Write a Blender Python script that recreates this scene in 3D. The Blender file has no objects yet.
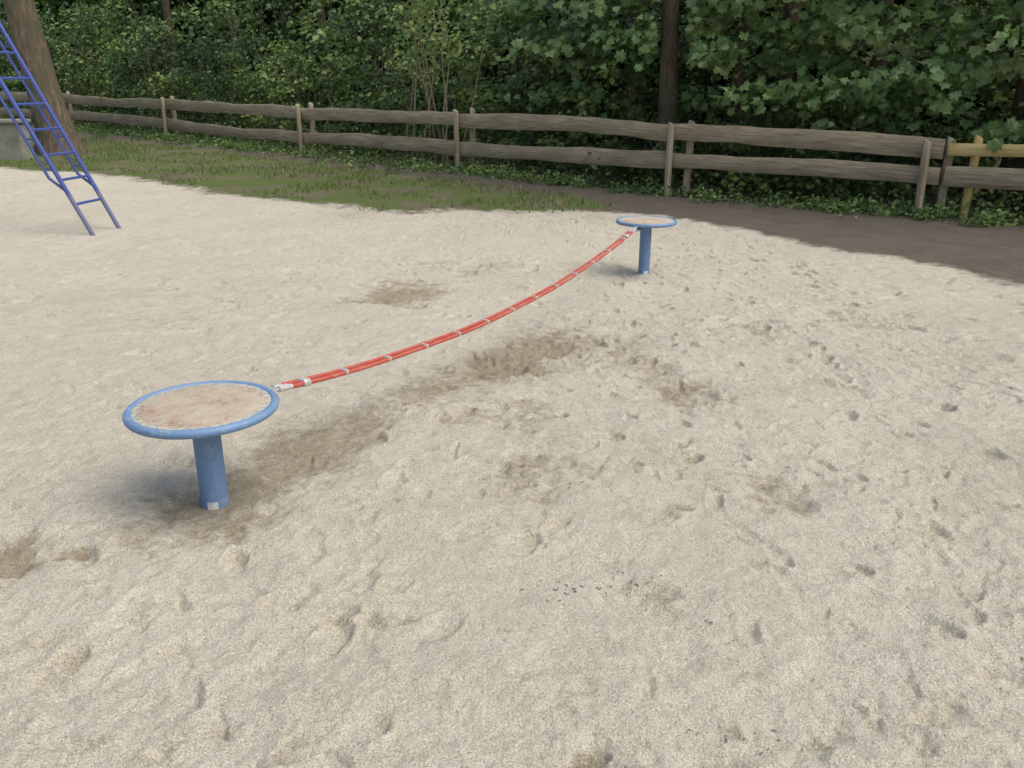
import bpy, math, numpy as np
from mathutils import Vector
R = math.radians
rng = np.random.default_rng(7)
scene = bpy.context.scene
scene.view_settings.view_transform = 'Standard'
scene.view_settings.look = 'None'
scene.view_settings.exposure = 0
COL = scene.collection

# ------------------------------------------------------------ noise
LAT = np.random.default_rng(99).random((8, 256, 256))
def vnoise(x, y, sc, seed=0):
    x = np.asarray(x, float)*sc + 37.3*seed; y = np.asarray(y, float)*sc + 11.7*seed
    xi = np.floor(x).astype(int); yi = np.floor(y).astype(int)
    fx = x-xi; fy = y-yi
    fx = fx*fx*(3-2*fx); fy = fy*fy*(3-2*fy)
    L = LAT[seed % 8]
    a = L[xi % 256, yi % 256]; b = L[(xi+1) % 256, yi % 256]
    c = L[xi % 256, (yi+1) % 256]; d = L[(xi+1) % 256, (yi+1) % 256]
    return (a*(1-fx)+b*fx)*(1-fy)+(c*(1-fx)+d*fx)*fy
def fbm(x, y, sc, oct=4, seed=0):
    s = 0; a = 1; t = 0
    for i in range(oct):
        s = s+a*vnoise(x*math.cos(i)-y*math.sin(i), x*math.sin(i)+y*math.cos(i), sc*2**i, seed+i); t += a; a *= .5
    return s/t
def sstep(a, b, x):
    t = np.clip((np.asarray(x, float)-a)/(b-a), 0, 1); return t*t*(3-2*t)
def base_h(x, y):
    return -0.1*sstep(3.5, 7.5, y)+0.02*np.clip(np.asarray(y, float)-12, 0, 22)

# ------------------------------------------------------------ materials
def new_mat(name):
    m = bpy.data.materials.new(name); m.use_nodes = True
    nt = m.node_tree; b = nt.nodes['Principled BSDF']
    return m, nt, b
def ramp(nt, fac, stops):
    n = nt.nodes.new('ShaderNodeValToRGB')
    while len(n.color_ramp.elements) < len(stops): n.color_ramp.elements.new(.5)
    for e, (p, c) in zip(n.color_ramp.elements, stops):
        e.position = p; e.color = (c[0], c[1], c[2], 1) if not np.isscalar(c) else (c, c, c, 1)
    nt.links.new(fac, n.inputs[0]); return n.outputs[0]
def mixc(nt, fac, a, b, mode='MIX'):
    n = nt.nodes.new('ShaderNodeMix'); n.data_type = 'RGBA'; n.blend_type = mode
    for s, v in ((0, fac), (6, a), (7, b)):
        if isinstance(v, (int, float)): n.inputs[s].default_value = v
        elif isinstance(v, tuple): n.inputs[s].default_value = (*v, 1)
        else: nt.links.new(v, n.inputs[s])
    return n.outputs[2]
def mth(nt, op, a, b=0.0, clamp=False):
    n = nt.nodes.new('ShaderNodeMath'); n.operation = op; n.use_clamp = clamp
    for i, v in enumerate((a, b)):
        if isinstance(v, (int, float)): n.inputs[i].default_value = v
        else: nt.links.new(v, n.inputs[i])
    return n.outputs[0]
def noise(nt, vec, sc, det=4, rough=.5, dist=0):
    n = nt.nodes.new('ShaderNodeTexNoise'); n.inputs['Scale'].default_value = sc
    n.inputs['Detail'].default_value = det; n.inputs['Roughness'].default_value = rough
    n.inputs['Distortion'].default_value = dist
    if vec is not None: nt.links.new(vec, n.inputs['Vector'])
    return n.outputs['Fac']
def objc(nt):
    return nt.nodes.new('ShaderNodeTexCoord').outputs['Object']
def attr(nt, name):
    n = nt.nodes.new('ShaderNodeAttribute'); n.attribute_name = name; return n
def bump(nt, b, h, strength=.5, dist=.01, prev=None):
    n = nt.nodes.new('ShaderNodeBump'); n.inputs['Strength'].default_value = strength
    n.inputs['Distance'].default_value = dist; nt.links.new(h, n.inputs['Height'])
    if prev is not None: nt.links.new(prev, n.inputs['Normal'])
    if b is not None: nt.links.new(n.outputs[0], b.inputs['Normal'])
    return n.outputs[0]

# ground
m_ground, nt, b = new_mat('ground_mat')
P = objc(nt)
damp_shade = attr(nt, 'damp_shade').outputs['Fac']; sandm = attr(nt, 'sandm').outputs['Fac']; grassm = attr(nt, 'grassm').outputs['Fac']
n1 = noise(nt, P, 1.1, 4, .6); n2 = noise(nt, P, 9, 4, .65); n3 = noise(nt, P, 150, 2, .7); n4 = noise(nt, P, 420, 1, .6)
sand = mixc(nt, n1, (.595, .555, .445), (.76, .725, .62))
sand = mixc(nt, mth(nt, 'MULTIPLY', ramp(nt, n2, [(.42, 0), (.72, 1)]), .40), sand, (.49, .445, .34))
n14 = noise(nt, P, 13, 6, .8)
dd = mth(nt, 'ADD', damp_shade, mth(nt, 'MULTIPLY', mth(nt, 'SUBTRACT', n14, .5), 1.7), True)
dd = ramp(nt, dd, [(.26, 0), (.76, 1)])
sand = mixc(nt, mth(nt, 'MULTIPLY', dd, .76), sand, (.33, .275, .19))  # darkens moist sand, plus the shadow painted by the near post
sand = mixc(nt, 1.0, sand, ramp(nt, n3, [(.3, .66), (.5, 1), (.72, 1.16)]), 'MULTIPLY')
sand = mixc(nt, 1.0, sand, ramp(nt, n4, [(.32, .70), (.5, 1), (.7, 1.12)]), 'MULTIPLY')
earth = mixc(nt, noise(nt, P, 2.5, 6, .65), (.105, .09, .072), (.215, .19, .158))
earth = mixc(nt, ramp(nt, noise(nt, P, 40, 3, .7), [(.48, 0), (.7, .55)]), earth, (.07, .058, .045))
earth = mixc(nt, ramp(nt, noise(nt, P, 75, 2, .7), [(.6, 0), (.7, .5)]), earth, (.33, .30, .25))
ng = noise(nt, P, 2.3, 6, .7)
grass = mixc(nt, ng, (.075, .115, .032), (.175, .22, .08))
grass = mixc(nt, ramp(nt, n1, [(.46, 0), (.6, .85)]), grass, (.19, .165, .12))
gm = ramp(nt, mth(nt, 'ADD', grassm, mth(nt, 'MULTIPLY', mth(nt, 'SUBTRACT', noise(nt, P, 5, 5, .7), .5), 1.0)), [(.4, 0), (.6, 1)])
c = mixc(nt, gm, earth, grass)
sm = ramp(nt, mth(nt, 'ADD', sandm, mth(nt, 'MULTIPLY', mth(nt, 'SUBTRACT', noise(nt, P, 4, 7, .8), .5), 1.6)), [(.32, 0), (.7, 1)])
c = mixc(nt, sm, c, sand)
nt.links.new(c, b.inputs['Base Color']); b.inputs['Roughness'].default_value = .95; b.inputs['Specular IOR Level'].default_value = .1
p = bump(nt, None, noise(nt, P, 32, 5, .78), .85, .038)
bump(nt, b, n3, .6, .006, p)

def leaf_mat(name, stops, transl=.3, cheap=False):
    m = bpy.data.materials.new(name); m.use_nodes = True; nt = m.node_tree; nt.nodes.clear()
    out = nt.nodes.new('ShaderNodeOutputMaterial')
    c = ramp(nt, attr(nt, 'var').outputs['Fac'], stops)
    if cheap:
        bs = nt.nodes.new('ShaderNodeBsdfDiffuse'); nt.links.new(c, bs.inputs['Color']); nt.links.new(bs.outputs[0], out.inputs[0]); return m
    bs = nt.nodes.new('ShaderNodeBsdfPrincipled'); bs.inputs['Roughness'].default_value = .45; bs.inputs['Specular IOR Level'].default_value = .45
    nt.links.new(c, bs.inputs['Base Color'])
    tr = nt.nodes.new('ShaderNodeBsdfTranslucent'); nt.links.new(mixc(nt, .5, c, (.18, .30, .03)), tr.inputs['Color'])
    mx = nt.nodes.new('ShaderNodeMixShader'); mx.inputs[0].default_value = transl
    nt.links.new(bs.outputs[0], mx.inputs[1]); nt.links.new(tr.outputs[0], mx.inputs[2]); nt.links.new(mx.outputs[0], out.inputs[0])
    return m
m_leaf_far = leaf_mat('leaf_far', [(0, (.02, .045, .015)), (.6, (.055, .11, .03)), (1, (.18, .28, .08))], cheap=True)
m_leaf_dark = leaf_mat('leaf_dark', [(0, (.022, .045, .014)), (.6, (.06, .12, .032)), (1, (.20, .29, .09))], .2)
m_leaf_mid = leaf_mat('leaf_mid', [(0, (.04, .085, .022)), (.6, (.12, .21, .055)), (1, (.30, .40, .12))])
m_leaf_maple = leaf_mat('leaf_maple', [(0, (.055, .115, .035)), (.55, (.17, .29, .10)), (1, (.36, .47, .21))])
m_grass = leaf_mat('grass_blades', [(0, (.075, .115, .03)), (.6, (.155, .21, .062)), (1, (.31, .32, .16))], .25)
m_litter = leaf_mat('litter', [(0, (.09, .07, .05)), (.7, (.18, .14, .10)), (1, (.5, .47, .4))], .05, True)

def wood_mat(name, dark, mid, light):
    m, nt, b = new_mat(name)
    a = attr(nt, 'wv').outputs['Vector']
    mp = nt.nodes.new('ShaderNodeMapping'); mp.inputs['Scale'].default_value = (1.6, 26, 26); nt.links.new(a, mp.inputs[0])
    g = noise(nt, mp.outputs[0], 1.5, 8, .7, .6)
    mp2 = nt.nodes.new('ShaderNodeMapping'); mp2.inputs['Scale'].default_value = (1, 4, 4); nt.links.new(a, mp2.inputs[0])
    g2 = noise(nt, mp2.outputs[0], 1.3, 5, .6)
    c = ramp(nt, g, [(.28, dark), (.5, mid), (.72, light)])
    c = mixc(nt, ramp(nt, g2, [(.35, 0), (.7, .5)]), c, dark)
    nt.links.new(c, b.inputs['Base Color']); b.inputs['Roughness'].default_value = .85; b.inputs['Specular IOR Level'].default_value = .2
    bump(nt, b, g, .7, .012); return m
m_wood = wood_mat('weathered_wood', (.16, .13, .08), (.40, .34, .235), (.56, .50, .38))
m_wood_new = wood_mat('new_wood', (.42, .30, .11), (.60, .48, .21), (.70, .58, .32))

m_bark, nt, b = new_mat('bark')
P = objc(nt); mp = nt.nodes.new('ShaderNodeMapping'); mp.inputs['Scale'].default_value = (1, 1, .22); nt.links.new(P, mp.inputs[0])
g = noise(nt, mp.outputs[0], 14, 6, .7, .4)
c = ramp(nt, g, [(.3, (.05, .038, .028)), (.55, (.165, .125, .09)), (.75, (.27, .22, .165))])
c = mixc(nt, ramp(nt, noise(nt, P, 2.2, 4, .6), [(.45, 0), (.65, .6)]), c, (.08, .10, .05))
nt.links.new(c, b.inputs['Base Color']); b.inputs['Roughness'].default_value = .95; bump(nt, b, g, 1, .04)

def paint_mat(name, col, worn, amt=.6, rough=.42):
    m, nt, b = new_mat(name); P = objc(nt)
    c = mixc(nt, ramp(nt, noise(nt, P, 9, 6, .7), [(.35, 0), (.8, .5)]), col, tuple(x*.75 for x in col))
    c = mixc(nt, mth(nt, 'MULTIPLY', ramp(nt, noise(nt, P, 30, 6, .8), [(.54, 0), (.66, 1)]), amt), c, worn)
    nt.links.new(c, b.inputs['Base Color']); b.inputs['Roughness'].default_value = rough
    bump(nt, b, noise(nt, P, 90, 3, .6), .15, .002); return m
m_blue = paint_mat('blue_paint', (.145, .255, .45), (.42, .42, .40), .55, .5)
m_blue_dark = paint_mat('dark_blue_paint', (.045, .085, .33), (.22, .16, .13), .75)
m_rust = paint_mat('worn_paint', (.13, .16, .28), (.22, .14, .09), .9, .6)
m_metal = paint_mat('galvanised', (.58, .58, .56), (.38, .38, .36), .6, .4); m_metal.node_tree.nodes['Principled BSDF'].inputs['Metallic'].default_value = .3
m_white = paint_mat('white_label', (.66, .68, .70), (.3, .3, .35), .7, .5)

m_rope, nt, b = new_mat('red_rope')
P = objc(nt)
c = mixc(nt, noise(nt, P, 60, 4, .7), (.36, .05, .035), (.54, .11, .08))
c = mixc(nt, ramp(nt, noise(nt, P, 14, 5, .7), [(.45, 0), (.75, .45)]), c, (.50, .29, .21))
nt.links.new(c, b.inputs['Base Color']); b.inputs['Roughness'].default_value = .7
bump(nt, b, noise(nt, P, 320, 2, .5), .6, .003)

m_plate, nt, b = new_mat('platform_top')
P = objc(nt)
vm = nt.nodes.new('ShaderNodeVectorMath'); vm.operation = 'LENGTH'
mp = nt.nodes.new('ShaderNodeMapping'); mp.inputs['Scale'].default_value = (1, 1, 0); nt.links.new(P, mp.inputs[0]); nt.links.new(mp.outputs[0], vm.inputs[0])
rad = vm.outputs['Value']
red = mixc(nt, noise(nt, P, 30, 5, .7), (.25, .095, .07), (.40, .19, .14))
sandc = mixc(nt, noise(nt, P, 260, 3, .7), (.36, .31, .22), (.72, .67, .55))
cover = mth(nt, 'ADD', mth(nt, 'MULTIPLY', noise(nt, P, 7, 8, .8, .3), .8), mth(nt, 'MULTIPLY', noise(nt, P, 210, 3, .85), .7))
c = mixc(nt, ramp(nt, cover, [(.60, .08), (.78, .97)]), red, sandc)
ringm = ramp(nt, rad, [(.232, 0), (.240, 1)])
ringc = mixc(nt, ramp(nt, noise(nt, P, 50, 3, .7), [(.42, 0), (.55, 1)]), (.66, .64, .44), (.30, .36, .42))
c = mixc(nt, mth(nt, 'MULTIPLY', ringm, .85), c, ringc)
nt.links.new(c, b.inputs['Base Color']); b.inputs['Roughness'].default_value = .9
bump(nt, b, cover, .9, .008)

m_conc, nt, b = new_mat('concrete')
P = objc(nt); g = noise(nt, P, 3, 8, .7)
nt.links.new(ramp(nt, g, [(.3, (.15, .15, .13)), (.7, (.33, .33, .29))]), b.inputs['Base Color']); b.inputs['Roughness'].default_value = .9
bump(nt, b, noise(nt, P, 40, 5, .7), .5, .01)
m_stone, nt, b = new_mat('pebble')
nt.links.new(ramp(nt, noise(nt, objc(nt), 7, 3), [(.35, (.25, .22, .18)), (.6, (.65, .6, .53))]), b.inputs['Base Color']); b.inputs['Roughness'].default_value = .9

# ------------------------------------------------------------ mesh helpers
def link(ob, parent=None):
    COL.objects.link(ob)
    if parent: ob.parent = parent
    return ob
def empty(name, loc=(0, 0, 0)):
    e = bpy.data.objects.new(name, None); e.location = loc; e.empty_display_size = .2; COL.objects.link(e); return e
def np_mesh(name, verts, faces, mats, smooth=False, fattr=None, midx=None, vattr=None):
    me = bpy.data.meshes.new(name); faces = np.asarray(faces); n, k = faces.shape
    me.vertices.add(len(verts)); me.vertices.foreach_set('co', np.asarray(verts, np.float32).ravel())
    me.loops.add(n*k); me.loops.foreach_set('vertex_index', faces.ravel().astype(np.int32))
    me.polygons.add(n); me.polygons.foreach_set('loop_start', np.arange(0, n*k, k, dtype=np.int32))
    me.polygons.foreach_set('use_smooth', np.full(n, smooth))
    for m in mats: me.materials.append(m)
    me.update(calc_edges=True)
    for nm, a in (fattr or {}).items():
        at = me.attributes.new(nm, 'FLOAT', 'FACE'); at.data.foreach_set('value', a.astype(np.float32))
    for nm, a in (vattr or {}).items():
        at = me.attributes.new(nm, 'FLOAT', 'POINT'); at.data.foreach_set('value', a.astype(np.float32))
    return bpy.data.objects.new(name, me)

class MB:
    def __init__(s): s.v = []; s.f = []; s.m = []; s.w = []
    def add(s, v, f, mi=0, w=None):
        o = len(s.v); s.v += [tuple(a) for a in v]; s.f += [tuple(i+o for i in q) for q in f]; s.m += [mi]*len(f)
        s.w += ([tuple(a) for a in w] if w is not None else [tuple(a) for a in v])
    def tube(s, pts, rad, sides=10, mi=0, cap=True, wob=0):
        pts = [Vector(p) for p in pts]
        if np.isscalar(rad): rad = [rad]*len(pts)
        vs = []; w = []; up = Vector((0, 0, 1)); L = 0
        t0 = (pts[1]-pts[0]).normalized()
        a = t0.cross(up) if abs(t0.z) < .9 else t0.cross(Vector((1, 0, 0)))
        a.normalize()
        for i, p in enumerate(pts):
            t = (pts[min(i+1, len(pts)-1)]-pts[max(i-1, 0)]).normalized()
            a = (a-t*a.dot(t)).normalized(); bb = t.cross(a)
            if i: L += (p-pts[i-1]).length
            for k in range(sides):
                th = 2*math.pi*k/sides; r = rad[i]*(1+wob*(rng.random()-.5))
                vs.append(p+(a*math.cos(th)+bb*math.sin(th))*r); w.append((L, math.cos(th)*r, math.sin(th)*r))
        f = []
        for i in range(len(pts)-1):
            for k in range(sides):
                k2 = (k+1) % sides; f.append((i*sides+k, i*sides+k2, (i+1)*sides+k2, (i+1)*sides+k))
        if cap:
            f.append(tuple(range(sides))[::-1]); f.append(tuple((len(pts)-1)*sides+k for k in range(sides)))
        s.add(vs, f, mi, w)
    def lathe(s, prof, seg=64, c=(0, 0, 0), mi=0):
        vs = []; f = []
        for r, z in prof:
            for k in range(seg):
                th = 2*math.pi*k/seg; vs.append((c[0]+r*math.cos(th), c[1]+r*math.sin(th), c[2]+z))
        n = len(prof)
        for i in range(n-1):
            for k in range(seg):
                k2 = (k+1) % seg; f.append((i*seg+k, i*seg+k2, (i+1)*seg+k2, (i+1)*seg+k))
        f.append(tuple((n-1)*seg+k for k in range(seg)))
        f.append(tuple(range(seg))[::-1])
        s.add(vs, f, mi)
    def obj(s, name, mats, parent=None, smooth=True, bevel=0, loc=(0, 0, 0)):
        me = bpy.data.meshes.new(name); me.from_pydata(s.v, [], s.f)
        for m in mats: me.materials.append(m)
        me.polygons.foreach_set('material_index', s.m)
        me.polygons.foreach_set('use_smooth', [smooth]*len(s.f))
        at = me.attributes.new('wv', 'FLOAT_VECTOR', 'POINT'); at.data.foreach_set('vector', np.array(s.w, np.float32).ravel())
        if smooth: me.set_sharp_from_angle(angle=R(40))
        ob = bpy.data.objects.new(name, me); ob.location = loc; link(ob, parent)
        if bevel:
            bv = ob.modifiers.new('b', 'BEVEL'); bv.width = bevel; bv.segments = 2; bv.limit_method = 'ANGLE'
        return ob

# ------------------------------------------------------------ terrain
def axis(segs):
    out = [segs[0][0]]
    for a, bb, st in segs:
        n = max(1, int(round((bb-a)/st))); out += list(np.linspace(a, bb, n+1)[1:])
    return np.array(out)
xs = axis([(-250, -60, 30), (-60, -20, 5), (-20, -8, .4), (-8, -2.6, .03), (-2.6, 3.0, .0095), (3.0, 7.5, .026), (7.5, 20, .4), (20, 60, 5), (60, 250, 30)])
ys = axis([(-60, -5, 5), (-5, 1.0, .4), (1.0, 1.5, .03), (1.5, 4.6, .0095), (4.6, 9, .018), (9, 19, .055), (19, 40, .5), (40, 80, 5), (80, 300, 30)])
X, Y = np.meshgrid(xs, ys, indexing='ij')
bx = [-60, -25, -10.2, -7.7, -5.23, -3.2, -1.59, .81, 2.44, 3.55, 4.53, 7, 12, 30]
by = [40, 24, 17.5, 16.3, 14.5, 12.9, 12.2, 12.0, 11.1, 8.86, 7.37, 3.6, -4, -30]
def sand_d(x, y): return np.interp(x, bx, by)-y
sd = sand_d(X, Y)+(fbm(X, Y, .8, 4, 3)-.5)*1.2
sandm = np.clip(.5+sd/.9, 0, 1)
H = (fbm(X, Y, .45, 3, 1)-.5)*.08+(fbm(X, Y, 1.9, 3, 2)-.5)*.04
damp_shade_v = np.clip((fbm(X, Y, .55, 4, 5)-.54)*1.2, -.1, .2)
tread = np.clip(fbm(X, Y, .6, 3, 6)*2.0-.25, .6, 1.25)
l1 = fbm(X, Y, 5.5, 3, 4); l2 = 1-np.abs(2*fbm(X, Y, 12, 3, 2)-1); l3 = 1-np.abs(2*fbm(X, Y, 4.2, 4, 0)-1)
churn = np.zeros_like(X)
H += ((l1-.5)*.030+(l2-.7)*.013+(l3**3-.4)*.014+(fbm(X, Y, 30, 2, 3)-.5)*.009)*tread
damp_shade_v += np.clip((.42-l1)*1.1, 0, .18)*tread
A = np.array([-1.22, 3.1]); Bp = np.array([.36, 6.1]); AB = Bp-A
tt = np.clip(((X-A[0])*AB[0]+(Y-A[1])*AB[1])/AB.dot(AB), 0, 1)
dl = np.hypot(X-A[0]-tt*AB[0], Y-A[1]-tt*AB[1])+(fbm(X, Y, 2.2, 5, 7)-.5)*.6
tr = 1-sstep(.0, .50, dl); H -= .042*tr; damp_shade_v += .80*tr*(1-.2*tt); churn += .6*tr
patches = [(-1.74, 2.62, .19, 1.0, .035), (-.95, 7.1, .5, .65, .03), (1.0, 4.35, .30, .48, .025), (1.05, 3.2, .24, .48, .02), (.55, 5.3, .6, .48, .025), (-.05, 4.1, .38, .42, .02),
           (.05, 5.0, .35, .4, .02), (1.3, 8.0, .4, .3, .02), (.18, 1.64, .09, .7, .02), (.1, 3.4, .25, .3, .015), (-1.35, 2.95, .3, .35, .01), (.45, 2.45, .16, .35, .01),  # patch just left of the near post paints the platform's shadow into the sand
           (-3.6, 9.2, .4, .28, .02), (-2, 12, .5, .25, .02), (1.9, 4.6, .25, .3, .02), (2.6, 6.2, .3, .25, .02), (1.6, 2.75, .18, .3, .01), (-.3, 8.4, .5, .25, .02), (1.7, 5.8, .35, .3, .02)]
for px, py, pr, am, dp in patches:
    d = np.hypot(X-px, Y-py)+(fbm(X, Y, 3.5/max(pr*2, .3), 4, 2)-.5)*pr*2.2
    q = 1-sstep(pr*.1, pr*1.25, d); damp_shade_v += am*q; H -= dp*q*(.4+1.2*fbm(X, Y, 9, 3, 3)); churn += q*.9
churn = np.clip(churn, 0, 1.2)
H += churn*((1-np.abs(2*fbm(X, Y, 9, 4, 5)-1)-.75)*.04+(fbm(X, Y, 22, 3, 1)-.5)*.022)
def stamp(px, py, ang, L, W, dp, dm, kind=0):
    rr = L*1.1
    i0, i1 = np.searchsorted(xs, [px-rr, px+rr]); j0, j1 = np.searchsorted(ys, [py-rr, py+rr])
    if i1-i0 < 3 or j1-j0 < 3: return
    x = X[i0:i1, j0:j1]-px; y = Y[i0:i1, j0:j1]-py
    wn = fbm(X[i0:i1, j0:j1], Y[i0:i1, j0:j1], 14, 4, 1)-.5; wx = wn*.07
    u = (x*math.cos(ang)+y*math.sin(ang)+wx)/(L*.5); w = (-x*math.sin(ang)+y*math.cos(ang)+wx*.7)/(W*.5)
    if kind == 0:
        r = np.minimum(np.hypot((u-.28)/.72, w), np.hypot((u+.62)/.42, w/.78))
    else:
        r = np.hypot(u, w)
    tilt = np.clip(1+.9*u, .1, 2)
    rim = np.exp(-((r-1.15)/.16)**2)*np.clip(.5+u, 0, 1.4)
    H[i0:i1, j0:j1] += -dp*(1-sstep(.70, 1.05, r))*tilt*np.clip(1+2*wn, .3, 2)+dp*.5*rim*np.clip(1+3*wn, 0, 2)
    damp_shade_v[i0:i1, j0:j1] += dm*(1-sstep(.7, 1.1, r))*np.clip(.5+.6*u, .1, 1)
for i in range(4200):
    px = rng.uniform(-6.5, 5.5); py = rng.uniform(1.3, 12.5) if rng.random() < .72 else rng.uniform(1.3, 5)
    if sand_d(px, py) < .3: continue
    den = float(tread[np.searchsorted(xs, px), np.searchsorted(ys, py)])
    if rng.random() > den*.75: continue
    k = rng.random(); ang = rng.uniform(0, 6.28); hv = rng.random()**2.5
    if py > 5 and k > .5: k *= .3
    if k < .22:
        L = rng.uniform(.14, .26); stamp(px, py, ang, L, L*.4, .004+.010*hv+(.005 if py > 5 else 0), rng.uniform(.1, .5) if rng.random() < .35 else .02)
    elif k < .70:
        L = rng.uniform(.05, .15); stamp(px, py, ang, L, L*rng.uniform(.25, .6), .003+.009*hv, rng.uniform(.1, .5) if rng.random() < .35 else .05, 1)
    else:
        L = rng.uniform(.10, .32); stamp(px, py, ang, L, L*.2, .003+.010*hv, rng.uniform(0, .4), 1)
# walked trails: left/right foot sequences
for i in range(95):
    px = rng.uniform(-5.5, 5); py = rng.uniform(1.2, 11); hd = rng.uniform(0, 6.28); L = rng.uniform(.16, .27); st = L*rng.uniform(1.5, 2.3); dpt = rng.uniform(.006, .014); dmp = rng.uniform(0, .35)
    for k in range(int(rng.integers(4, 14))):
        sd_ = (1 if k % 2 else -1)*L*.35
        fx_, fy_ = px-math.sin(hd)*sd_, py+math.cos(hd)*sd_
        if sand_d(fx_, fy_) > .3 and fy_ > 1.3:
            stamp(fx_, fy_, hd+(1 if k % 2 else -1)*.15+rng.normal()*.1, L, L*.40, dpt*rng.uniform(.6, 1.3), dmp*rng.random())
        hd += rng.normal()*.12; px += math.cos(hd)*st; py += math.sin(hd)*st
outs = 1-sandm
H = H*(1-.6*outs)+outs*(.02+(fbm(X, Y, 3, 3, 6)-.5)*.05)
fl = 1-sstep(40, 70, np.hypot(X, Y)); H = base_h(X, Y)+H*fl
gx = 1-sstep(.2, 2.0, X+(fbm(X, Y, .7, 3, 2)-.5)*1.6)
grassm = gx*outs*.95*sstep(.0, .35, outs)
FL = np.array([(30, -8.5), (16, 3), (9.5, 8.2), (5.51, 11.4), (2.55, 13.5), (-.9, 16.6), (-4.63, 19.9), (-9.25, 24), (-14, 28), (-25, 37), (-50, 57)], float)
def fence_y(x): return np.interp(x, FL[::-1, 0], FL[::-1, 1])
grassm *= 1-sstep(-1.9, -.8, Y-fence_y(X))*.9
idx = np.arange(X.size).reshape(X.shape)
faces = np.stack([idx[:-1, :-1], idx[1:, :-1], idx[1:, 1:], idx[:-1, 1:]], -1).reshape(-1, 4)
for cx, cy in ((-1.2, 3.10), (1.262, 8.03)):
    q = np.exp(-((np.hypot(X-cx, Y-cy))/.13)**2); H = H*(1-q)+(base_h(X, Y)-.015)*q
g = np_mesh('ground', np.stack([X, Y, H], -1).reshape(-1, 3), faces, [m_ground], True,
            vattr={'damp_shade': damp_shade_v.ravel(), 'sandm': sandm.ravel(), 'grassm': grassm.ravel()}); link(g)
def gz(x, y):
    i = np.clip(np.searchsorted(xs, x), 0, len(xs)-1); j = np.clip(np.searchsorted(ys, y), 0, len(ys)-1); return H[i, j]

# ------------------------------------------------------------ leaves
T_LEAF = np.array([(0, -.5), (.28, -.2), (.3, .15), (0, .5), (-.3, .15), (-.28, -.2)])
T_FAR = np.array([(0, -.5), (.3, 0), (0, .5), (-.3, 0)])
T_MAPLE = np.array([(0, -.36), (.26, -.46), (.32, -.22), (.6, -.12), (.44, .12), (.5, .4), (.24, .32), (0, .62), (-.24, .32), (-.5, .4), (-.44, .12), (-.6, -.12), (-.32, -.22), (-.26, -.46)])
T_BLADE = np.array([(-.07, 0), (.07, 0), (.04, .6), (0, 1)])
def nrm(a): return a/np.maximum(np.linalg.norm(a, axis=-1, keepdims=True), 1e-6)
def leaf_arrays(c, n, size, T, fold=.25, droop=.3):
    n = nrm(n); r = rng.normal(size=c.shape); r[:, 2] -= .6
    t = nrm(r-n*np.sum(r*n, 1, keepdims=True)); s = np.cross(n, t)
    u = T[:, 0][None, :, None]; v = T[:, 1][None, :, None]; sz = size[:, None, None]
    V = c[:, None, :]+sz*(u*s[:, None, :]+v*t[:, None, :]+(np.abs(u)*fold-droop*v*v)*n[:, None, :])
    return V.reshape(-1, 3)
def leaf_obj(name, c, n, size, T, mat, var, parent=None, **kw):
    V = leaf_arrays(c, n, size, T, **kw); k = len(T)
    ob = np_mesh(name, V, np.arange(len(V)).reshape(-1, k), [mat], False, fattr={'var': np.clip(var, 0, 1)})
    return link(ob, parent)
OPEN = np.array([-.6, -.7, 0.])
def clumps(cc, rad, per, flat=.55):
    m = len(cc); out = rng.normal(size=(m, per, 3))*rad[:, None, None]*np.array([1, 1, flat])[None, None]*.6
    c = cc[:, None, :]+out
    v = rng.random((m, 1))**1.5*.8+rng.random((m, per))*.35
    n = np.array([0, 0, .8])+OPEN*.7+rng.normal(size=(m, per, 3))*.45+out*.3
    return c.reshape(-1, 3), n.reshape(-1, 3), v.reshape(-1)
seg = np.linalg.norm(np.diff(FL, axis=0), axis=1); cum = np.concatenate([[0], np.cumsum(seg)])
def at(d, off):
    i = min(max(np.searchsorted(cum, d)-1, 0), len(seg)-1); f = (d-cum[i])/seg[i]
    p = FL[i]*(1-f)+FL[i+1]*f; t = (FL[i+1]-FL[i])/seg[i]; nn = np.array([t[1], -t[0]])
    return p+nn*off
d0 = cum[2]-3; d1 = cum[9]
TR = [(2.62, 15.0)]
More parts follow.
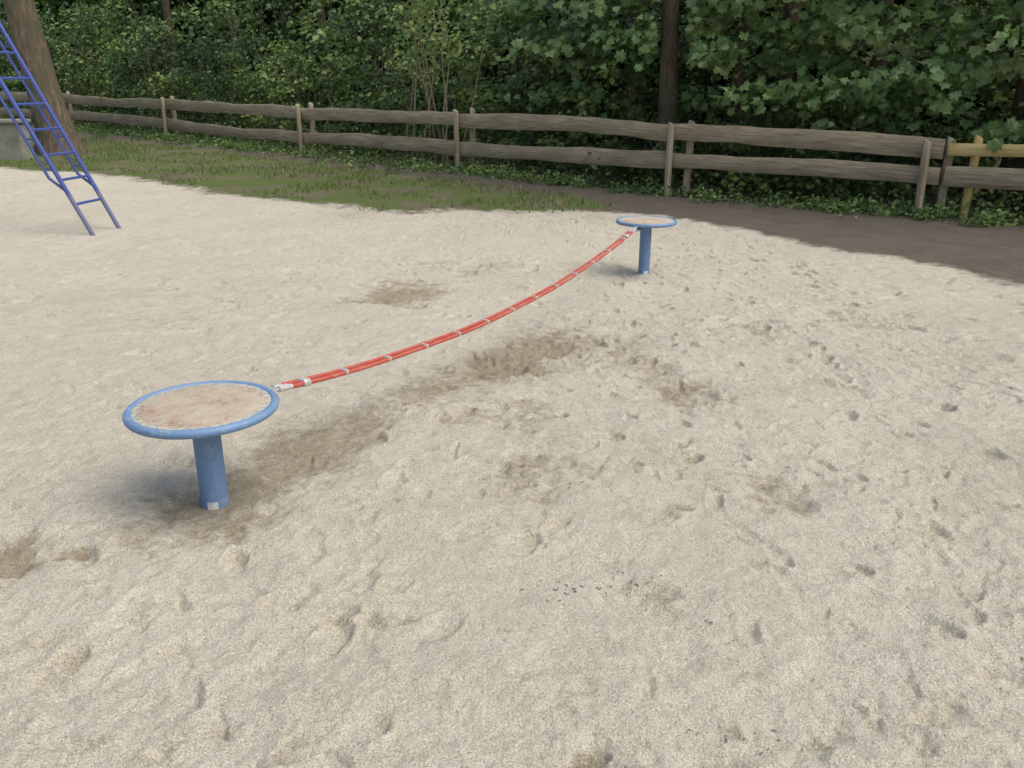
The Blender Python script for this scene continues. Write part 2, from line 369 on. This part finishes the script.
def bush(cx, cy, r, h, ncl, per, ls, mat, cr=.38, stems=4, z0=.0, wide=1):
    zg = float(gz(cx, cy))
    e = empty('bush', (0, 0, 0))
    a = rng.uniform(0, 6.28, ncl); q = np.sqrt(rng.uniform(.1, 1, ncl)); zz = rng.uniform(0.04, 1, ncl)
    prof = np.sqrt(np.clip(1-(zz*.97)**3, .05, 1))
    cc = np.stack([cx+np.cos(a)*q*r*prof, cy+np.sin(a)*q*r*prof, zg+z0+zz*h], -1)
    c, n, v = clumps(cc, cr*rng.uniform(.6, 1.3, ncl), per)
    keep = c[:, 2] > zg+.02
    for tx, ty in TR[:1]:
        vx, vy = c[:, 0]-tx, c[:, 1]-ty
        along = -(vx*tx+vy*ty)/math.hypot(tx, ty); across = np.abs(vx*ty-vy*tx)/math.hypot(tx, ty)
        keep &= ~((across < .3) & (along > -.3) & (along < 2.2) & (c[:, 2] > .9))
    c, n, v = c[keep], n[keep], v[keep]
    leaf_obj('foliage', c, n, ls*rng.uniform(.6, 1.35, len(c)), T_LEAF, mat, v, e)
    mb = MB()
    for k in range(stems):
        x0, y0 = cx+rng.normal()*.25, cy+rng.normal()*.25; lx, ly = rng.normal(size=2)*.35*r
        pts = [(x0+lx*t*t+rng.normal()*.03, y0+ly*t*t+rng.normal()*.03, zg-.05+t*h*.95) for t in np.linspace(0, 1, 6)]
        mb.tube(pts, list(np.linspace(.022, .006, 6)*rng.uniform(.6, 1.4)), 5)
    mb.obj('stems', [m_bark], e)
d = d0
while d < d1:
    p = at(d, rng.uniform(1.2, 1.9)); maple_zone = cum[3]-3 < d < cum[4]+2.0
    h = rng.uniform(.8, 1.5) if maple_zone else rng.uniform(1.4, 3.7)
    bush(p[0], p[1], 1.1, h, 24 if maple_zone else 34, 38, .12, m_leaf_dark if rng.random() < .6 else m_leaf_mid, .32)
    d += rng.uniform(1.1, 1.6)
d = d0
while d < d1:
    p = at(d, rng.uniform(3.2, 4.4))
    bush(p[0], p[1], 1.9, rng.uniform(3.2, 4.8), 42, 34, .18, m_leaf_dark if rng.random() < .65 else m_leaf_mid, .5, 3); d += rng.uniform(1.8, 2.4)
e = empty('ground_ivy')
M = 13000; dd_ = rng.uniform(d0, d1, M); off = np.abs(rng.normal(0, .9, M))-.15
pp = np.array([at(a, o) for a, o in zip(dd_, off)])
z = np.array([gz(a, bb) for a, bb in pp])+rng.random(M)**1.6*np.clip(off+.25, .06, .55)
leaf_obj('leaves', np.column_stack([pp, z]), np.array([0, 0, .9])+OPEN*.3+rng.normal(size=(M, 3))*.4, rng.uniform(.05, .12, M), T_LEAF, m_leaf_mid, rng.random(M)*.8, e)
cl = []
for k in range(240):
    dq = rng.uniform(cum[3]-1, cum[8]); q = at(dq, -abs(rng.normal(0, .55)) if dq > cum[5] else rng.uniform(-.4, 0)); cl.append((q[0], q[1], gz(q[0], q[1])+.06))
cl = np.array(cl); c, n, v = clumps(cl, np.full(len(cl), .17), 30, .6); c[:, 2] = np.maximum(c[:, 2], gz(c[:, 0], c[:, 1])+.01)
leaf_obj('weed_plants', c, n, rng.uniform(.03, .09, len(c)), T_LEAF, m_leaf_mid, v)
M = 24000; dd_ = rng.uniform(d0-6, d1+8, M); off = rng.uniform(6.5, 12, M)
pp = np.array([at(a, o) for a, o in zip(dd_, off)]); z = rng.random(M)**.9*7.0
leaf_obj('background_woodland', np.column_stack([pp, z]), OPEN+rng.normal(size=(M, 3))*.5, rng.uniform(.5, .9, M), T_FAR, m_leaf_far, rng.random(M)**1.5)

# trees
def tree(x, y, r, h, lean=(0, 0), crown_r=2.6, crown_z=4.6, n=1500, ls=.34, name='tree', mat=None, wob=.12):
    e = empty(name); zg = float(gz(x, y)); mb = MB()
    ts = np.linspace(0, 1, 14)
    pts = [(x+lean[0]*t*h+.06*math.sin(5*t+x), y+lean[1]*t*h+.06*math.cos(4*t+y), zg-.15+t*h) for t in ts]
    rad = [r*(1-.6*t)*(1+.55*math.exp(-t*h/.35)) for t in ts]
    mb.tube(pts, rad, 16, wob=wob)
    for k in range(8):
        t = rng.uniform(.5, .9); a = rng.uniform(0, 6.28); L = crown_r*rng.uniform(.5, .9)
        q = Vector(pts[int(t*13)])
        mb.tube([q, q+Vector((math.cos(a)*L*.5, math.sin(a)*L*.5, L*.35)), q+Vector((math.cos(a)*L, math.sin(a)*L, L*.5))], [r*.32, r*.2, r*.06], 7)
    mb.obj('trunk', [m_bark], e)
    m = max(8, n//45); cz = zg+crown_z
    a = rng.uniform(0, 6.28, m); q = np.sqrt(rng.random(m)); zz = rng.random(m)
    tx, ty = x+lean[0]*h*.8+.5, y+lean[1]*h*.8+.5
    cc = np.stack([tx+np.cos(a)*q*crown_r*np.sin(.5+zz*2.3), ty+np.sin(a)*q*crown_r*np.sin(.5+zz*2.3), cz+zz*(h-crown_z+1.2)], -1)
    c, nn, v = clumps(cc, np.full(m, .75), 45)
    leaf_obj('crown', c, nn, ls*rng.uniform(.6, 1.3, len(c)), T_FAR, mat or m_leaf_far, v, e)
    return e
tree(-10.3, 20.0, .38, 10, (-.075, 0), 3.2, 4.8, 1800)
tree(2.62, 15.0, .17, 8.5)
tree(4.7, 15.6, .19, 9)
tree(3.95, 15.5, .09, 8, crown_r=2)
tree(7.3, 12.6, .28, 9)
for dq, of, rr in [(cum[4]+5, 6, .14), (cum[5]+3.4, 5.6, .16), (cum[6]+2, 5.8, .13), (cum[6]+6, 5.2, .18), (cum[7]+3, 6, .2), (cum[8]+2, 5, .2), (cum[2]-1, 5, .2)]:
    p = at(dq, of); tree(p[0], p[1], rr, rng.uniform(7, 9), (rng.normal()*.03, rng.normal()*.03))
e = empty('sapling'); mb = MB(); cl = []
for k in range(9):
    p = at(cum[5]+1.3+rng.uniform(-.9, 1.3), rng.uniform(.25, .6)); l = rng.normal(size=2)*.4; hh = rng.uniform(2.6, 3.8); zg = float(gz(*p)); kk = rng.uniform(1, 9)
    pts = [(p[0]+l[0]*t+.08*math.sin(kk*t+k), p[1]+l[1]*t, zg+t*hh) for t in np.linspace(0, 1, 10)]; mb.tube(pts, list(np.linspace(.022, .010, 10)*rng.uniform(.6, 1.2)), 6)
    cl += [pts[j] for j in (6, 7, 8, 9)]
m_stem, nt_, b_ = new_mat('pale_stem'); nt_.links.new(ramp(nt_, noise(nt_, objc(nt_), 12), [(.3, (.18, .15, .10)), (.7, (.38, .32, .23))]), b_.inputs['Base Color'])
mb.obj('stems', [m_stem], e)
c, n, v = clumps(np.array(cl), np.full(len(cl), .34), 18); leaf_obj('leaves', c, n, rng.uniform(.08, .15, len(c)), T_LEAF, m_leaf_mid, v*.6+.4, e)
e = empty('maple_tree'); mb = MB(); p = np.array([5.6, 14.0]); zg = float(gz(*p))
mb.tube([(p[0]+.05*math.sin(6*t), p[1], zg-.1+t*7) for t in np.linspace(0, 1, 10)], list(np.linspace(.15, .06, 10)), 12, wob=.1)
cl = []; rs = []
for k in range(175):
    dq = rng.uniform(cum[3]-3.2, cum[4]+3.8); of = rng.uniform(.2, 1.9)
    z = rng.uniform(.95, 3.7)
    if dq > cum[3]+2.2: z = max(z, rng.uniform(1.2, 3.6))
    q = at(dq, of); cl.append((q[0], q[1], z)); rs.append(rng.uniform(.28, .5))
    if k % 5 == 0:
        m_ = ((p[0]+q[0])/2+.3, (p[1]+q[1])/2+.5, z+.25)
        mb.tube([(p[0], p[1], max(.8, z+.1)), m_, (q[0], q[1], z)], [.022, .013, .005], 6)
mb.obj('trunk', [m_bark], e)
c, n, v = clumps(np.array(cl), np.array(rs), 36, .35)
n += rng.normal(size=n.shape)*.25+np.array([0, 0, .1])
tx, ty = TR[0]; across = np.abs((c[:, 0]-tx)*ty-(c[:, 1]-ty)*tx)/math.hypot(tx, ty); keep = across > .24
leaf_obj('leaves', c[keep], n[keep], rng.uniform(.08, .20, keep.sum()), T_MAPLE, m_leaf_maple, v[keep], e, fold=.3, droop=.5)

# grass
M = 70000; gx_ = rng.uniform(-16, 1.6, M); gy_ = rng.uniform(11, 27, M)
keep = (sand_d(gx_, gy_)+(fbm(gx_, gy_, 1.4, 3, 4)-.5)*1.8 < -.05) & (gy_ < fence_y(gx_)+.2)
i_ = np.clip(np.searchsorted(xs, gx_), 0, len(xs)-1); j_ = np.clip(np.searchsorted(ys, gy_), 0, len(ys)-1)
keep &= (grassm[i_, j_]*1.3-.2 > rng.random(M)*.8) & (fbm(gx_, gy_, 1.3, 4, 5)+rng.random(M)*.12 > .52)
gx_, gy_ = gx_[keep], gy_[keep]; M = len(gx_)
hh = rng.uniform(.025, .085, M); th = rng.uniform(0, 6.28, M); ln = rng.normal(size=(M, 2))*.35
bs = np.column_stack([gx_, gy_, gz(gx_, gy_)-.005]); w = np.stack([np.cos(th), np.sin(th), 0*th], -1)
upv = np.column_stack([ln, np.ones(M)])
V = bs[:, None, :]+hh[:, None, None]*(T_BLADE[:, 0][None, :, None]*2.0*w[:, None, :]+T_BLADE[:, 1][None, :, None]*upv[:, None, :])
link(np_mesh('grass', V.reshape(-1, 3), np.arange(M*4).reshape(-1, 4), [m_grass], fattr={'var': rng.random(M)}))

# litter and twigs
M = 1700; dd_ = rng.uniform(cum[2], cum[7], M); off = -np.abs(rng.normal(0, .45, M))+.35
pp = np.array([at(a, o) for a, o in zip(dd_, off)])
leaf_obj('leaf_litter', np.column_stack([pp, gz(pp[:, 0], pp[:, 1])+.012]), np.array([0, 0, 1.])+rng.normal(size=(M, 3))*.2, rng.uniform(.02, .055, M), T_LEAF, m_litter, rng.random(M))
mb = MB()
for cx, cy, k in [(.2, 2.45, 22), (.42, 2.5, 12), (.62, 2.3, 8), (.55, 1.78, 12), (-.7, 4.6, 6), (1.3, 3.4, 6), (.3, 3.2, 5)]:
    for _ in range(k):
        x, y = cx+rng.normal()*.09, cy+rng.normal()*.03; a = rng.uniform(0, 6.28); L = rng.uniform(.004, .018)
        z = float(gz(x, y))+.002
        mb.tube([(x, y, z), (x+L*.5*math.cos(a), y+L*.5*math.sin(a), z+.002), (x+L*math.cos(a+.3), y+L*math.sin(a+.3), z+.001)], [.0012, .0018, .001], 5)
m_tw, nt_, b_ = new_mat('twig'); nt_.links.new(ramp(nt_, noise(nt_, objc(nt_), 30), [(.3, (.06, .055, .05)), (.7, (.16, .15, .13))]), b_.inputs['Base Color'])
mb.obj('twig_debris', [m_tw])
M = 3200; px = rng.uniform(-2.6, 3.2, M); py = rng.uniform(1.5, 6, M); s = rng.uniform(.0015, .004, M)
O = np.array([(1, 0, 0), (0, 1, 0), (-1, 0, 0), (0, -1, 0), (0, 0, .8), (0, 0, -.8)])
F = np.array([(0, 1, 4), (1, 2, 4), (2, 3, 4), (3, 0, 4), (1, 0, 5), (2, 1, 5), (3, 2, 5), (0, 3, 5)])
V = np.column_stack([px, py, gz(px, py)+s*.4])[:, None, :]+s[:, None, None]*O[None]*rng.uniform(.6, 1.4, (M, 6, 1))
link(np_mesh('sand_pebbles', V.reshape(-1, 3), (F[None]+6*np.arange(M)[:, None, None]).reshape(-1, 3), [m_stone]))

# ------------------------------------------------------------ fence
fe = empty('wooden_fence')
def board(name, p0, p1, h, th, mat, bow=.0, wav=.02):
    p0 = Vector(p0); p1 = Vector(p1); t = (p1-p0); L = t.length; t.normalize(); s = Vector((t.y, -t.x, 0)).normalized(); n = 22
    mb = MB(); vs = []; ws = []; ph = rng.uniform(0, 50)
    for i in range(n+1):
        f = i/n; c = p0+(p1-p0)*f+Vector((0, 0, bow*math.sin(math.pi*f)))
        hu = h/2+wav*(2*float(fbm(f*L+ph, 1., .9, 3, 1))-1); hd = h/2+wav*(2*float(fbm(f*L+ph, 9., .9, 3, 2))-1)
        for a, z in ((-1, -hd+.015), (-.6, -hd), (.6, -hd), (1, -hd+.015), (1, 0), (1, hu-.02), (.5, hu), (-.5, hu), (-1, hu-.02), (-1, 0)):
            tk = th/2*a*(1+.15*(rng.random()-.5)); v = c+s*tk+Vector((0, 0, z)); vs.append(v); ws.append((f*L+ph, z, tk))
    f = []
    for i in range(n):
        for k in range(10): k2 = (k+1) % 10; f.append((i*10+k, i*10+k2, (i+1)*10+k2, (i+1)*10+k))
    f.append(tuple(range(10))[::-1]); f.append(tuple(n*10+k for k in range(10)))
    mb.add(vs, f, 0, ws); mb.obj(name, [mat], fe)
def fpost(p, h, w, mat, lean=0):
    zg = float(base_h(p[0], p[1])); mb = MB(); t = Vector((-.74, .67, 0)); s = Vector((.67, .74, 0)); ph = rng.uniform(0, 9)
    vs = []; ws = []; lv = [-.3, .2, .5, .8, h-.02, h]; q = 8
    for zi in lv:
        r = w/2*(1 if zi < h else .8)
        for k in range(q):
            th = 2*math.pi*(k+.5)/q; sq = 1/max(abs(math.cos(th)), abs(math.sin(th)))**.6
            top = .02*math.cos(th) if zi >= h-.02 else 0
            v = Vector((p[0]+lean*zi, p[1], zg+zi+top))+t*math.cos(th)*r*sq+s*math.sin(th)*r*sq; vs.append(v); ws.append((zi+ph, math.cos(th)*r, math.sin(th)*r))
    f = []
    for i in range(len(lv)-1):
        for k in range(q): k2 = (k+1) % q; f.append((i*q+k, i*q+k2, (i+1)*q+k2, (i+1)*q+k))
    f.append(tuple((len(lv)-1)*q+k for k in range(q)))
    mb.add(vs, f, 0, ws); mb.obj('post', [mat], fe)
J = [2, 3, 4, 5, 6, 7, 8, 9]
tops = {2: (.86, .44), 3: (.79, .45), 4: (.895, .47), 5: (.94, .42), 6: (.96, .43), 7: (1.06, .56), 8: (1.15, .65), 9: (1.3, .8)}
for j in J:
    d = cum[j]; hj = {3: 1.03, 4: 1.12, 5: 1.16, 6: 1.12}.get(j, 1.12)
    fpost(at(d-.13, .09), hj, .11, m_wood, rng.normal()*.01)
    fpost(at(d+.10, -.09), hj-.03, .10, m_wood, rng.normal()*.012)
fpost(at(cum[3]-.42, .09), 1.06, .10, m_wood_new, .03)
for a, bb in zip(J[:-1], J[1:]):
    for lvl in (0, 1):
        z0_ = tops[a][lvl]; z1_ = tops[bb][lvl]
        new = (a == 2 and lvl == 0)
        pp0 = at(cum[a]-.1, 0); qq0 = at(cum[bb]+.14, 0)
        if bb == 3: qq0 = at(cum[3]-.14, 0)
        if a == 3: pp0 = at(cum[3]-.08, 0)
        elif a != 2: pp0 = at(cum[a]+.17, 0)
        board('rail', (pp0[0], pp0[1], z0_), (qq0[0], qq0[1], z1_), .15 if new else rng.uniform(.225, .265), .05, m_wood_new if new else m_wood, rng.uniform(-.03, .05), .015 if new else .05)
fe2 = fe; fe = empty('wooden_plank')
board('plank', (6.55, 11.75, .62), (6.2, 11.75, .05), .10, .04, m_wood_new, 0, .005); fe = fe2

# ------------------------------------------------------------ concrete wall at far left
cw = empty('concrete_wall'); mb = MB()
def box(mb, a, b_, mi=0):
    x0, y0, z0 = a; x1, y1, z1 = b_
    mb.add([(x0, y0, z0), (x1, y0, z0), (x1, y1, z0), (x0, y1, z0), (x0, y0, z1), (x1, y0, z1), (x1, y1, z1), (x0, y1, z1)],
           [(0, 3, 2, 1), (4, 5, 6, 7), (0, 1, 5, 4), (1, 2, 6, 5), (2, 3, 7, 6), (3, 0, 4, 7)], mi)
box(mb, (-16, 18.6, -.3), (-10.35, 19.0, .80)); mb.obj('wall', [m_conc], cw, False, .03)
mb = MB(); box(mb, (-16.05, 18.54, .803), (-10.30, 19.06, .88)); mb.obj('coping', [m_conc], cw, False, .02)

# ------------------------------------------------------------ step platforms
def platform(x, y, zt, R_=.30):
    e = empty('step_platform', (x, y, 0)); zg = float(base_h(x, y))
    mb = MB(); rt = .0175; prof = [(R_-rt+rt*math.cos(a), rt*math.sin(a)) for a in np.linspace(-math.pi, math.pi, 17)[:-1]]
    vs = []; f = []; S = 96
    for k in range(S):
        th = 2*math.pi*k/S
        for r_, z_ in prof: vs.append((r_*math.cos(th), r_*math.sin(th), zt-.014+z_))
    for k in range(S):
        for i in range(16):
            i2 = (i+1) % 16; k2 = (k+1) % S; f.append((k*16+i, k2*16+i, k2*16+i2, k*16+i2))
    mb.add(vs, f); mb.obj('rim', [m_blue], e)
    mb = MB(); mb.lathe([(R_-.03, -.022), (R_-.024, -.018), (R_-.024, -.006), (R_-.03, -.003), (.15, 0.0), (.02, .001)], 72)
    mb.obj('platform_top', [m_plate], e, loc=(0, 0, zt))
    mb = MB(); mb.lathe([(R_-.04, zt-.03), (R_-.04, zt-.0225)], 64); mb.lathe([(.10, zt-.045), (.10, zt-.0305)], 40)
    for k in range(6):
        a = k*math.pi/3+.2
        mb.lathe([(.008, zt-.054), (.008, zt-.0455)], 6, (.083*math.cos(a), .083*math.sin(a), 0))
    mb.obj('underside', [m_blue], e)
    mb = MB(); mb.lathe([(.054, zg-.3), (.054, zt-.12), (.054, zt-.0455)], 40)
    mb.obj('post', [m_blue], e)
    mb = MB(); vs = []; f = []
    for k in range(9):
        a = R(-102)+k*R(5.5)
        for z_ in (zg-.03, zg+.015): vs.append((.0548*math.cos(a), .0548*math.sin(a), z_))
    for k in range(8): f.append((2*k, 2*k+2, 2*k+3, 2*k+1))
    mb.add(vs, f); mb.obj('label', [m_white], e)
    return e
N0 = Vector((-1.21, 3.105, 0)); F0 = Vector((1.262, 8.03, 0)); ZT0, ZT1 = .416, .388
platform(N0.x, N0.y, ZT0, .290); platform(F0.x, F0.y, ZT1, .288)

# ------------------------------------------------------------ rope
re_ = empty('rope_bridge'); dirv = (F0-N0).normalized(); side = Vector((dirv.y, -dirv.x, 0)); LT = (F0-N0).length
def rp(s):
    u = (s-LT/2)/(LT/2-.36); return N0+dirv*s+Vector((0, 0, .178+.178*u*u))
s0, s1 = .46, LT-.43
mb = MB()
for sg in (-1, 1):
    pts = []
    for k in range(90):
        s = s0+(s1-s0)*k/89; pts.append(rp(s)+side*sg*(.0165)+Vector((0, 0, sg*-.003+.002*math.sin(s*5))))
    mb.tube(pts, .0105, 10)
mb.obj('ropes', [m_rope], re_)
mb = MB()
def clampm(s, L, hw, hh):
    c = rp(s); t = (rp(s+.01)-c).normalized(); up = side.cross(t)
    if up.z < 0: up = -up
    vs = []; K = 16
    for e_ in (-.5, -.42, .42, .5):
        m_ = .9 if abs(e_) == .5 else 1
        for k in range(K):
            a = 2*math.pi*k/K; cx = math.copysign(abs(math.cos(a))**.6, math.cos(a)); sy = math.copysign(abs(math.sin(a))**.6, math.sin(a))
            vs.append(c+t*e_*L+side*cx*hw*m_+up*sy*hh*m_)
    f = []
    for i in range(3):
        for k in range(K): k2 = (k+1) % K; f.append((i*K+k, i*K+k2, (i+1)*K+k2, (i+1)*K+k))
    f.append(tuple(range(K))[::-1]); f.append(tuple(3*K+k for k in range(K)))
    mb.add(vs, f)
s = s0+.42
while s < s1-.12:
    clampm(s, .018, .030, .0135); s += .36
clampm(s0+.13, .045, .032, .018); clampm(s1-.16, .045, .032, .018)
for sg in (-1, 1):
    for a, bb in ((s0-.05, s0+.03), (s1-.03, s1+.06)):
        mb.tube([rp(a)+side*sg*.0165, rp(bb)+side*sg*.0165], .0135, 12)
for a, bb in ((.28, s0-.04), (LT-.28, s1+.05)):
    pa, pb = rp(a), rp(bb)
    for sg in (-1, 1): mb.tube([pa+side*sg*.010, (pa+pb)/2+side*sg*.014, pb+side*sg*.0155], .005, 8)
    mb.tube([pb-side*.030, pb+side*.030], .007, 8)
mb.obj('clamps', [m_metal], re_)
mb = MB()
for a, bb in ((.06, .31), (LT-.06, LT-.31)):
    pa, pb = N0+dirv*a, N0+dirv*bb; z_ = (ZT0 if a < 1 else ZT1)-.052
    vs = []
    for p_ in (pa, pb):
        for sg in (-1, 1):
            for zz_ in (-.006, .006): vs.append((p_.x+side.x*sg*.03, p_.y+side.y*sg*.03, z_+zz_))
    mb.add(vs, [(0, 1, 3, 2), (4, 6, 7, 5), (0, 2, 6, 4), (1, 5, 7, 3), (0, 4, 5, 1), (2, 3, 7, 6)])
mb.obj('brackets', [m_blue], re_)

# ------------------------------------------------------------ blue climbing ladder
le = empty('climbing_ladder'); mb = MB(); mr = MB()
fa = Vector((-4.96, 10.15, -.2)); fb = Vector((-4.88, 10.68, -.2)); up1 = Vector((-.435, 0, 1))
for f0 in (fa, fb):
    mr.tube([f0, f0+up1*.55], .026, 12)
    mb.tube([f0+up1*.55, f0+up1*3.6], .026, 12)
    o = Vector((-.115, .0, .0))
    mb.tube([f0+up1*.62+o*.15, f0+up1*.75+o, f0+up1*3.6+o], .017, 10)
    for k in range(9):
        q = f0+up1*(.85+k*.34); mb.tube([q, q+o], .010, 8)
for k in range(12):
    q = fa+up1*(.45+k*.28); w_ = fb+up1*(.45+k*.28); mb.tube([q, w_], .016, 10)
mb.obj('frame', [m_blue_dark], le); mr.obj('feet', [m_rust], le)
mb = MB()
for yy in (10.05, 10.78):
    mb.tube([(-6.6, yy, -.3), (-6.6, yy, 3.6)], .04, 14); mb.tube([(-8.8, yy, -.3), (-8.8, yy, 3.6)], .04, 14)
    mb.tube([(-8.8, yy, 3.4), (-6.5, yy, 3.4)], .03, 12)
mb.tube([(-6.6, 10.05, 3.4), (-6.6, 10.78, 3.4)], .03, 12); mb.tube([(-8.8, 10.05, 3.4), (-8.8, 10.78, 3.4)], .03, 12)
mb.obj('support', [m_blue_dark], le)

# ------------------------------------------------------------ light, world, camera
EL, AZ = R(60), R(112)
w = bpy.data.worlds.new('World'); scene.world = w; w.use_nodes = True; nt = w.node_tree
sky = nt.nodes.new('ShaderNodeTexSky'); sky.sky_type = 'NISHITA'; sky.sun_disc = False
sky.sun_elevation = EL; sky.sun_rotation = AZ; sky.dust_density = 5; sky.air_density = 1.0; sky.ozone_density = .5
bg = nt.nodes['Background']; nt.links.new(sky.outputs[0], bg.inputs[0]); bg.inputs[1].default_value = .15
sl = bpy.data.lights.new('sun', 'SUN'); sl.energy = 2.1; sl.angle = R(68); sl.color = (1, .97, .875)
so = bpy.data.objects.new('sun', sl); COL.objects.link(so)
dv = Vector((math.sin(AZ)*math.cos(EL), math.cos(AZ)*math.cos(EL), math.sin(EL)))
so.rotation_euler = dv.to_track_quat('Z', 'Y').to_euler()
cam = bpy.data.cameras.new('camera'); cam.sensor_width = 36; cam.lens = 29.88; cam.clip_end = 800; cam.clip_start = .05
co = bpy.data.objects.new('camera', cam); co.location = (0, 0, 1.6); co.rotation_euler = (R(90-19.5), 0, 0); COL.objects.link(co); scene.camera = co
